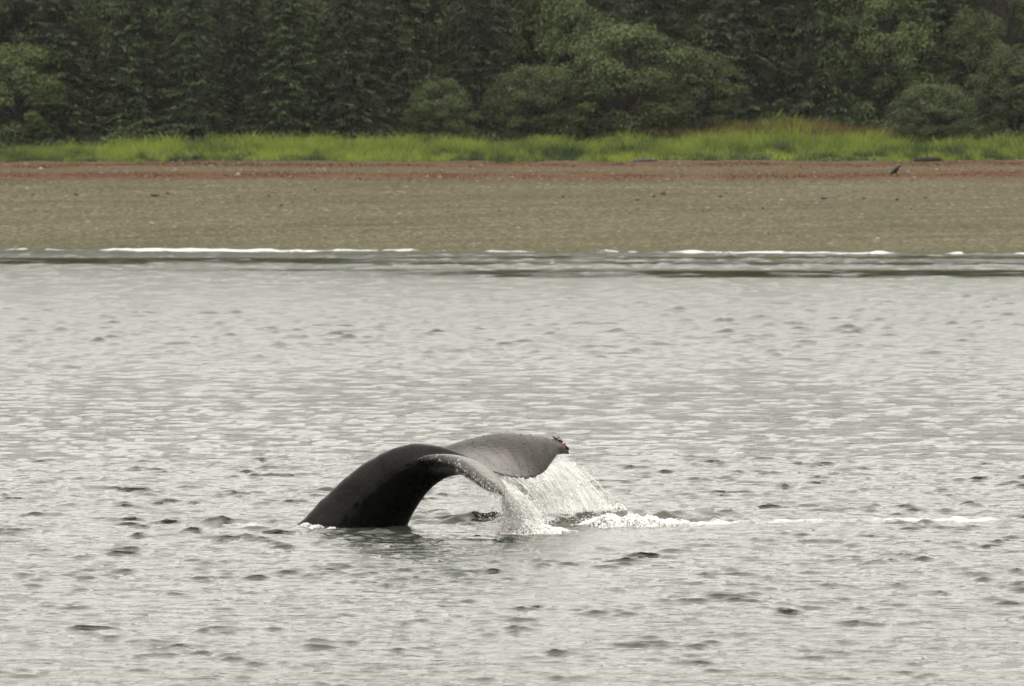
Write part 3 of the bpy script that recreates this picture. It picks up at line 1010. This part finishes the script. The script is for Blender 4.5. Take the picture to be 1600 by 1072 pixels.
# ------------------------------------------------------------------ trees
def conifer(seed, H, R, lean=0.0):
    r = np.random.default_rng(seed)
    tz = np.linspace(0, H, 9)
    tp = np.stack([lean * (tz / H) ** 2 + r.normal(0, .04, 9), r.normal(0, .04, 9), tz], 1)
    paths = [tp]; radii = [0.02 + 0.017 * H * (1 - tz / H) ** 0.9]
    C, N, A, Ln, Wd, T = [], [], [], [], [], []
    nb = int(29 * H)
    zf = 0.05 + 0.95 * r.random(nb) ** 1.15
    for f in zf:
        z = f * H
        az = r.uniform(0, 2 * math.pi)
        L = R * (1 - f) ** 0.62 * r.uniform(0.6, 1.15) + 0.3
        dirx = np.array([math.cos(az), math.sin(az), 0]); side = np.array([-dirx[1], dirx[0], 0])
        x0 = np.interp(z, tz, tp[:, 0])
        s = np.linspace(0, 1, 6)
        lift = r.uniform(0.0, 0.25); droop = r.uniform(0.35, 0.75)
        zz = z + L * (lift * s - droop * s ** 1.8 + 0.18 * s ** 4)
        bp = np.stack([x0 + dirx[0] * L * s, dirx[1] * L * s, zz], 1)
        if L > 0.8: paths.append(bp); radii.append(0.035 * (L / R) * (1.05 - s) + 0.006)
        n = int(18 + 44 * (L / R))
        ss = 0.18 + 0.82 * r.random(n) ** 0.8
        wdt = 0.34 * L * (1.08 - ss) + 0.12
        off = r.uniform(-1, 1, n) * wdt
        c = np.stack([np.interp(ss, s, bp[:, k]) for k in range(3)], 1) + side * off[:, None]
        c[:, 2] -= np.abs(off) * 0.35 + r.random(n) * 0.18
        al = dirx[None] * 0.9 + side[None] * (np.sign(off) * 0.7)[:, None] + np.array([0, 0, -0.45]) + r.normal(0, .25, (n, 3))
        nn = unit(np.array([0, 0, 1.0]) + dirx * 0.25 + r.normal(0, .42, (n, 3)))
        C.append(c); N.append(nn); A.append(unit(al))
        Ln.append(r.uniform(.20, .40, n)); Wd.append(r.uniform(.08, .15, n))
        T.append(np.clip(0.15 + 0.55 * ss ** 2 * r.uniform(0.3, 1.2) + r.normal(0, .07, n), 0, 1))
    v, q = leaves(np.vstack(C), np.vstack(N), np.vstack(A), np.concatenate(Ln), np.concatenate(Wd))
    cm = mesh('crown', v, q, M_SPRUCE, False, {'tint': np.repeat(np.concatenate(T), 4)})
    tv, tq = tubes(paths, radii, 5)
    return mesh('trunk', tv, tq, M_BARK, True), cm


def broadleaf(seed, H, R, lobes=70, leaf=0.16, per=230):
    r = np.random.default_rng(seed)
    paths, radii, C, N, A, Ln, Wd, T = [], [], [], [], [], [], [], []
    ends = []
    for k in range(lobes):
        f = r.random() ** 0.75
        az = r.uniform(0, 2 * math.pi)
        prof = math.sin(math.pi * (0.16 + 0.80 * f)) ** 0.62
        rad = R * prof * (0.45 + 0.55 * math.sqrt(r.random()))
        ends.append(np.array([math.cos(az) * rad, math.sin(az) * rad, H * (0.06 + 0.86 * f)]))
    for s_ in range(4):
        a = r.uniform(0, 6.28); t = np.linspace(0, 1, 7)
        paths.append(np.stack([math.cos(a) * R * .35 * t ** 1.4, math.sin(a) * R * .35 * t ** 1.4, H * .82 * t], 1)); radii.append(0.018 * H * (1.08 - t))
    for e in ends:
        st = paths[r.integers(0, 4)]
        b0 = st[np.argmin(np.abs(st[:, 2] - e[2] * 0.62))]
        t = np.linspace(0, 1, 5)[:, None]
        pth = b0 * (1 - t) + e * t; pth[:, 2] += 0.12 * H * (t * (1 - t))[:, 0]
        paths.append(pth); radii.append(0.05 * (1.05 - t[:, 0]))
        n = int(per * r.uniform(.7, 1.3))
        lr = R * r.uniform(0.13, 0.24)
        d = rdir(n, r); d[:, 2] = np.where(d[:, 2] < -0.3, -d[:, 2], d[:, 2])
        rad = lr * (0.45 + 0.6 * r.random(n) ** 0.5)
        c = e + d * rad[:, None] * [1.1, 1.1, 0.9]
        c[:, 2] = np.maximum(c[:, 2], 0.05)
        C.append(c); N.append(unit(d * 0.6 + [0, 0, .55] + r.normal(0, .5, (n, 3)))); A.append(unit(d + r.normal(0, .6, (n, 3)) + [0, 0, -.4]))
        Ln.append(leaf * r.uniform(.8, 1.7, n)); Wd.append(leaf * r.uniform(.6, 1.1, n))
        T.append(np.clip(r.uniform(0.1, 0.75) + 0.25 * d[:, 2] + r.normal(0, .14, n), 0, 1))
    v, q = leaves(np.vstack(C), np.vstack(N), np.vstack(A), np.concatenate(Ln), np.concatenate(Wd))
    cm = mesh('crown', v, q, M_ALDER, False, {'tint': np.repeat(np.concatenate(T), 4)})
    tv, tq = tubes(paths, radii, 5)
    return mesh('trunk', tv, tq, M_BARK, True), cm


CON = [conifer(100 + k, 17.0 + (k % 3), 3.9 + 0.35 * (k % 4), 0.3 * (k - 2)) for k in range(6)]
ALD = [broadleaf(200 + k, 9.0, 4.6, 115 + 6 * k, 0.15, 165) for k in range(5)]


def plant(name, proto, x, y, H, base_h, wf, label, cat, group, rot):
    z = float(ground_z(x, y)) - 0.15
    root = empty(name, (x, y, z))
    tag(root, label, cat, group)
    s = H / base_h
    for nm, me in zip(('trunk', 'crown'), proto):
        c = obj(nm, me, root)
        c.scale = (s * wf, s * wf, s)
        c.rotation_euler = (0, 0, rot)
    return root


def X(px, y): return (px - 800) / F * y


G_ALD = 'leafy trees along the forest edge'
G_SPR = 'spruces along the forest edge'
# (px, distance, height m, crown half width m, prototype, label)
alders = [
    (30, 379.0, 8.8, 4.6, 0, 'rounded pale green tree at the forest edge, leftmost beside the frame'),
    (150, 383.0, 10.5, 3.8, 3, 'tall leafy tree behind the rounded pale tree at the far left'),
    (688, 377.5, 6.0, 2.9, 1, 'small dome-shaped leafy tree standing alone left of the big leafy clump'),
    (838, 377.0, 7.2, 4.2, 2, 'lower left dome of the big leafy clump at the middle of the forest edge'),
    (985, 379.0, 10.2, 6.0, 0, 'broadest and brightest leafy tree rising right of the middle'),
    (1090, 381.0, 7.8, 4.0, 4, 'leafy tree sloping down on the right flank of the broadest tree'),
    (905, 384.0, 12.0, 4.0, 3, 'leafy tree peering over the gap behind the big leafy clump'),
    (1385, 384.0, 12.5, 4.6, 1, 'tall leafy tree behind the low rounded tree at right'),
    (1458, 374.5, 5.9, 3.7, 2, 'low rounded tree pushing forward over the grass at right'),
    (1585, 379.5, 8.6, 3.6, 4, 'yellow-green leafy tree cut by the right frame edge'),
    (1520, 384.0, 11.0, 3.8, 0, 'leafy tree between the low rounded tree and the yellow-green one'),
]
for k, (px, y, H, R, pt, lab) in enumerate(alders):
    plant('alder_tree', ALD[pt], X(px, y), y, H, 9.0, (R / 4.6) / (H / 9.0), lab, 'tree', G_ALD, 1.3 * k)
spruces = [
    (95, 380.0, 17, 4.2, 0, 'dark spruce between the two leafy trees at far left'),
    (215, 381.0, 20, 4.4, 1, 'spruce with pale bough tips fifth of the way in from the left'),
    (300, 379.5, 16, 4.0, 2, 'dark grey-green spruce reaching low behind the grass at left'),
    (375, 382.5, 21, 4.3, 3, 'tall spruce with layered boughs left of the middle'),
    (455, 379.5, 17, 4.1, 4, 'spruce with light green bough tips sweeping low to the grass'),
    (545, 380.5, 19, 4.2, 5, 'spruce with bright drooping boughs left of the small dome-shaped tree'),
    (625, 383.0, 22, 4.0, 0, 'dark spruce just behind and left of the small dome-shaped tree'),
    (745, 383.0, 20, 4.2, 2, 'dark spruce in the gap between the small dome tree and big clump'),
    (1150, 384.0, 20, 4.4, 1, 'dark spruce at the left end of the shaded gap above the tall grass'),
    (1215, 386.5, 23, 4.4, 5, 'dark spruce in the middle of the shaded gap above the tall grass'),
    (1285, 384.5, 20, 4.3, 3, 'dark spruce at the right end of the shaded gap above the tall grass'),
]
for k, (px, y, H, R, pt, lab) in enumerate(spruces):
    b = 17.0 + pt % 3; rb = 3.9 + 0.35 * (pt % 4)
    plant('spruce_tree', CON[pt], X(px, y), y, H, b, (R / rb) / (H / b), lab, 'tree', G_SPR, 0.9 * k + 0.4)
# the rows behind, seen only between and above the front trees
r_ = np.random.default_rng(77)
for row, (y0, n, h0) in enumerate(((388.0, 24, 20.0), (394.0, 22, 22.0), (401.0, 20, 23.0))):
    for k in range(n):
        px = -120 + (k + 0.5 * (row % 2) + r_.uniform(-.3, .3)) * 1850 / n
        y = y0 + r_.uniform(-2, 2); pt = int(r_.integers(0, 6)); H = h0 * r_.uniform(.85, 1.08); R = r_.uniform(4.0, 5.0)
        b = 17.0 + pt % 3; rb = 3.9 + 0.35 * (pt % 4)
        if row == 0 and k % 3 == 1:
            H *= .8
            plant('alder_tree', ALD[pt % 5], X(px, y), y, H, 9.0, (5.2 / 4.6) / (H / 9.0), 'leafy tree standing among the spruces behind the edge trees', 'tree', 'leafy trees deeper in the forest', r_.uniform(0, 6.28))
            continue
        plant('spruce_tree', CON[pt], X(px, y), y, H, b, (R / rb) / (H / b), 'dark spruce standing deeper in the forest behind the edge trees', 'tree', 'spruces deeper in the forest', r_.uniform(0, 6.28))
for k in range(5):      # out of frame to either side, so the forest does not stop at the picture edge
    for sgn in (-1, 1):
        x = sgn * (47 + 4.6 * k); y = 380 + r_.uniform(-1, 5); pt = int(r_.integers(0, 6)); H = r_.uniform(16, 22)
        b = 17.0 + pt % 3
        plant('spruce_tree', CON[pt], x, y, H, b, 1.0, 'spruce of the forest edge just beyond the side of the frame', 'tree', 'spruces beyond the picture edge', r_.uniform(0, 6.28))

# shaded shrubs that close the foot of the forest
n = 34000
x = r_.uniform(-75, 75, n); hump = np.exp(-((x - 21.5) / 9.0) ** 2)
y = 371.5 + 5.0 * (fbm(x * 0.12, x * 0 + 7, 48, 3) - .5) + 6.5 * hump + r_.random(n) * 11
hh = (0.1 + 2.4 * fbm(x * 0.35, y * 0.35, 21, 3)) * sstep(0, 6, y - 370.0 - 6.5 * hump) * np.sqrt(r_.random(n))
c = np.stack([x, y, ground_z(x, y) + hh], 1)
v_, q_ = leaves(c, unit(r_.normal(0, .6, (n, 3)) + [0, -.3, .8]), rdir(n, r_), r_.uniform(.18, .4, n), r_.uniform(.14, .28, n))
tag(obj('undergrowth', mesh('undergrowth', v_, q_, M_ALDER, False, {'tint': np.repeat(np.clip(.1 + .5 * fbm(x * .6, y * .6, 3) + r_.normal(0, .1, n), 0, .7), 4)})),
    'low dark leafy undergrowth closing the foot of the forest', 'undergrowth', kind='stuff')

# ------------------------------------------------------------------ grass bank
def blades(n, x, y, h, lean, wid, tint, mat, name, label, cat):
    z = ground_z(x, y) - 0.03
    a = r_.uniform(0, 2 * math.pi, n); b = np.stack([np.cos(a), np.sin(a), np.zeros(n)], 1)
    la = r_.uniform(0, 2 * math.pi, n); ld = np.stack([np.cos(la), np.sin(la), np.zeros(n)], 1) * (lean * h)[:, None]
    p = np.stack([x, y, z], 1); up = np.array([0, 0, 1.0]) * h[:, None]
    w = b * wid[:, None] * .5
    V = np.stack([p - w, p + w, p + up * .6 + ld * .4 + w * .8, p + up * .6 + ld * .4 - w * .8, p + up + ld + w * .12, p + up * .97 + ld - w * .12], 1)
    i = np.arange(n)[:, None] * 6
    Q = np.concatenate([i + [0, 1, 2, 3], i + [3, 2, 4, 5]], 0)
    return tag(obj(name, mesh(name, V.reshape(-1, 3), Q, mat, False, {'tint': np.repeat(tint, 6)})), label, cat, kind='stuff')


n = 110000
x = r_.uniform(-62, 62, n); u = r_.random(n)
hump = np.exp(-((x - 21.5) / 9.0) ** 2)
y = 360.2 + 2.2 * (fbm(x * 0.25, x * 0, 8, 3) - 0.5) * 2 + u * (8.5 + 11.0 * fbm(x * 0.12, x * 0 + 7, 48, 3) + 5.0 * hump - 5.0 * sstep(-31, -38, x))
pat = fbm(x * 0.32, y * 0.45, 9, 4)
h = (0.35 + 0.75 * sstep(0.0, 0.35, u)) * r_.uniform(.7, 1.25, n) * (0.45 + 0.6 * pat + 0.55 * fbm(x * 0.7, y * 0.7, 14, 3)) * (0.55 + 0.9 * fbm(x * 1.3, y * 0.8, 44, 2))
fade = 1 - 0.55 * sstep(-30, -40, x)
h = h * (1 - 0.35 * sstep(-25, -38, x)) * (1 + hump * sstep(.5, 1, u) * (1.5 * fbm(x * 0.9, y * 0.9, 52, 3) - 0.75))
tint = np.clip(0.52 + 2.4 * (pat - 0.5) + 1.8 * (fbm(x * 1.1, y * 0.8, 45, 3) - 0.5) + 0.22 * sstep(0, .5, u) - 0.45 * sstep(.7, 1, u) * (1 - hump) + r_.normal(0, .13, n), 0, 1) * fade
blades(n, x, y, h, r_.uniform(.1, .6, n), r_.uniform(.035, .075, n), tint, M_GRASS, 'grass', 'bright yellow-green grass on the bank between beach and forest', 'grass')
# broad-leaved weeds in darker clumps among the grass
nc_ = 210
cx_ = r_.uniform(-46, 46, nc_); cy_ = 360.8 + r_.random(nc_) ** 1.3 * 17
k = r_.integers(0, nc_, 19000); n2 = len(k)
d_ = r_.normal(0, 1, (n2, 3)) * [.75, .6, 0]
x2 = cx_[k] + d_[:, 0]; y2 = cy_[k] + d_[:, 1]
c = np.stack([x2, y2, ground_z(x2, y2) + (.25 + .55 * (k % 7) / 7) * np.exp(-(d_[:, 0] ** 2 + d_[:, 1] ** 2)) * np.sqrt(r_.random(n2)) + .05], 1)
v_, q_ = leaves(c, unit(r_.normal(0, .6, (n2, 3)) + [0, -.3, .8]), rdir(n2, r_), r_.uniform(.12, .26, n2), r_.uniform(.08, .18, n2))
tag(obj('weeds', mesh('weeds', v_, q_, M_WEEDS, False, {'tint': np.repeat(np.clip(((k * 7) % 11) / 14 + r_.normal(0, .12, n2), 0, 1), 4)})), 'dark green broad-leaved weeds clumped in the bright grass', 'weeds', kind='stuff')
# taller seeding weeds with a red cast on the high part of the bank
n = 5200
x = r_.normal(22, 8.5, n); y = 374.5 + r_.random(n) * 6
h = r_.uniform(.7, 1.7, n)
blades(n, x, y, h, r_.uniform(.05, .3, n), r_.uniform(.05, .10, n), np.clip(fbm(x * .4, y * .4, 2) * 1.1 + r_.normal(0, .2, n) - .05, 0, 1), M_WEED,
       'seeding_weeds', 'tall rust-tinged weeds at the back of the grass under the dark spruces', 'weeds')
# low rust-red plants in two strips along the high-water line
n = 30000
x = r_.uniform(-60, 60, n); up = r_.random(n) < .45
nn = fbm(x * .1, x * 0 + 2, 19, 3) - .5
t = np.where(up, .955 + r_.normal(0, .016, n), .815 + r_.normal(0, .028, n)) + nn * .08
y = shore_y(x) + t * (TOP_Y - shore_y(x))
keep = fbm(x * .22, y * .5, 29, 3) + r_.normal(0, .06, n) > np.where(up, .47, .45)
x, y = x[keep], y[keep]; n = len(x)
blades(n, x, y, r_.uniform(.03, .11, n), r_.uniform(.2, 1.4, n), r_.uniform(.06, .16, n), np.clip(fbm(x * .5, y * .7, 6) + r_.normal(0, .2, n), 0, 1), M_RED,
       'shore_plants', 'low rust-red plants in two strips along the top of the beach', 'plants')

# ------------------------------------------------------------------ things on the beach
def lumpy(seed, sx, sy, sz, mat, name, sub=2, amp=.35):
    bm = bmesh.new()
    bmesh.ops.create_icosphere(bm, subdivisions=sub, radius=1)
    for v in bm.verts:
        k = 1 + amp * mnoise.noise(v.co * 1.6 + Vector((seed * 3.1, seed, 0)))
        v.co = Vector((v.co.x * sx, v.co.y * sy, v.co.z * sz)) * k
    me = bpy.data.meshes.new(name); bm.to_mesh(me); bm.free()
    me.materials.append(mat)
    return me


ROCK = [lumpy(k, 1, .8, .55, M_STONE, 'stone') for k in range(5)]
stones = [(52, 305, .2), (120, 306, .26), (262, 303, .2), (268, 320, .16), (420, 307, .22), (372, 308, .16), (492, 297, .18), (440, 322, .24),
          (880, 308, .2), (996, 313, .24), (1022, 308, .26), (1036, 304, .3), (996, 328, .18), (1126, 308, .22), (1192, 326, .2), (1288, 311, .34),
          (1350, 311, .22), (1402, 313, .22), (1446, 310, .24), (1423, 327, .16), (1098, 330, .14), (660, 334, .14), (780, 330, .16), (118, 304, .2)]
for k, (px, py, s) in enumerate(stones):
    g = on_ground(px, py)
    o = obj('beach_stone', ROCK[k % 5], None, (g[0], g[1], g[2] + s * .25))
    s *= .62; o.scale = (s * 1.2, s, s * (.7 + .5 * (k % 3))); o.rotation_euler = (0, 0, k * 1.7)
    tag(o, 'small dark weedy stone lying on the bare middle of the beach', 'stone', 'dark stones scattered on the beach')
g = on_ground(242, 307)
o = obj('beach_stone', ROCK[2], None, (g[0], g[1], g[2] + .1)); o.scale = (.32, .25, .28)
tag(o, 'largest dark stone on the left half of the beach', 'stone', 'dark stones scattered on the beach')


n = 9000
x = r_.uniform(-58, 58, n); t = r_.uniform(.02, .99, n); y = shore_y(x) + t * (TOP_Y - shore_y(x))
k = r_.random(n) < .35 + .65 * fbm(x * .2, y * .2, 71, 3); x, y = x[k], y[k]; n = len(x)
c = np.stack([x, y, ground_z(x, y)], 1)
v_, f_ = drops(c, r_.gamma(2.5, .022, n)[:, None] * [1.3, 1.0, .7] * r_.uniform(.7, 1.3, (n, 3)))
tag(obj('pebbles', mesh('pebbles', v_, f_, M_PEB, False, {'tint': np.repeat(r_.random(n), 6)})), 'loose pebbles and shell strewn over the beach', 'pebbles', kind='stuff')


def log(px, py, length, rad, mat, label, seed, rot):
    g = np.array([X(px, 359.6), 359.6, ground_z(X(px, 359.6), 359.6) - .06])
    r = np.random.default_rng(seed)
    root = empty('driftwood_log', g); root.rotation_euler = (0, 0, rot)
    tag(root, label, 'log', 'driftwood logs at the grass edge')
    t = np.linspace(-.5, .5, 22)
    p = np.stack([t * length, .05 * np.sin(t * 5), rad * .8 + .05 * np.sin(t * 4 + 1)], 1)
    rr = rad * (1.0 - .35 * (t + .5)) * (1 + .12 * r.normal(size=22)); rr[0] *= .4; rr[-1] *= .3
    v, q = tubes([p], [rr], 10)
    v += r.normal(0, rad * .05, v.shape)
    obj('log_trunk', mesh('log_trunk', v, q, mat, True), root)
    for k in range(3):
        a = p[5 + 5 * k]
        d = np.array([r.uniform(-.4, .4), r.uniform(-.6, .6), 1.0])
        s = np.linspace(0, 1, 5)[:, None]
        v, q = tubes([a + d * s * r.uniform(.3, .55)], [rad * .35 * (1.15 - s[:, 0])], 6)
        obj('branch_stub', mesh('branch_stub', v, q, mat, True), root)


log(1450, 247, 2.3, .24, M_LOG, 'dark weathered log lying against the grass at right', 4, .1)
log(1008, 250, 1.9, .15, M_LOGP, 'bleached log with shaded underside lying at the grass edge', 9, -.05)

# raven walking on the beach, head to the right
g = on_ground(1401, 275)
rv = empty('raven', g); rv.rotation_euler = (0, -.22, .12); rv.scale = (1.15, 1.15, 1.15)
tag(rv, 'black raven standing on the beach near the dark log', 'bird')
bp = np.array([[-.42, 0, .20], [-.34, 0, .22], [-.24, 0, .26], [-.14, 0, .31], [-.02, 0, .37], [.10, 0, .44], [.18, 0, .50], [.24, 0, .545], [.30, 0, .57], [.345, 0, .575], [.39, 0, .565], [.44, 0, .55]])
br = np.array([.04, .06, .085, .13, .16, .145, .105, .085, .085, .055, .030, .008])
v, q = tubes([spline(np.c_[bp, br], 34)[:, :3]], [spline(np.c_[bp, br], 34)[:, 3]], 14)
obj('body', mesh('body', v, q, M_RAVEN, True), rv)
for s in (-1, 1):
    w = np.array([[-.40, s * .03, .235], [-.25, s * .09, .29], [-.05, s * .125, .38], [.08, s * .10, .45]])
    v, q = tubes([spline(w, 14)], [np.interp(np.linspace(0, 1, 14), [0, .3, .7, 1], [.012, .05, .065, .02])], 8)
    obj('wing', mesh('wing', v, q, M_RAVEN, True), rv)
    lp = np.array([[.0, s * .05, .28], [.03, s * .055, .15], [.0, s * .055, .02], [.07, s * .06, .005]])
    v, q = tubes([lp], [np.array([.03, .014, .010, .006])], 6)
    obj('leg', mesh('leg', v, q, M_RAVEN, True), rv)

# ------------------------------------------------------------------ rain-laden air
bm = bmesh.new()
bmesh.ops.create_cube(bm, size=1)
for v in bm.verts: v.co = Vector((v.co.x * 2600, v.co.y * 2200 + 400, -8 + (v.co.z + .5) * 120))
me = bpy.data.meshes.new('haze'); bm.to_mesh(me); bm.free()
hm = bpy.data.materials.new('rain_haze'); hm.use_nodes = True
hn = hm.node_tree; hn.nodes.remove(hn.nodes['Principled BSDF'])
hv = hn.nodes.new('ShaderNodeVolumePrincipled')
hv.inputs['Color'].default_value = (0.95, 0.95, 0.95, 1); hv.inputs['Density'].default_value = 0.00004; hv.inputs['Anisotropy'].default_value = 0.2
hn.links.new(hv.outputs['Volume'], hn.nodes['Material Output'].inputs['Volume'])
me.materials.append(hm)
tag(obj('haze', me), 'thin rain haze in the air over sea and shore', 'haze', kind='stuff')
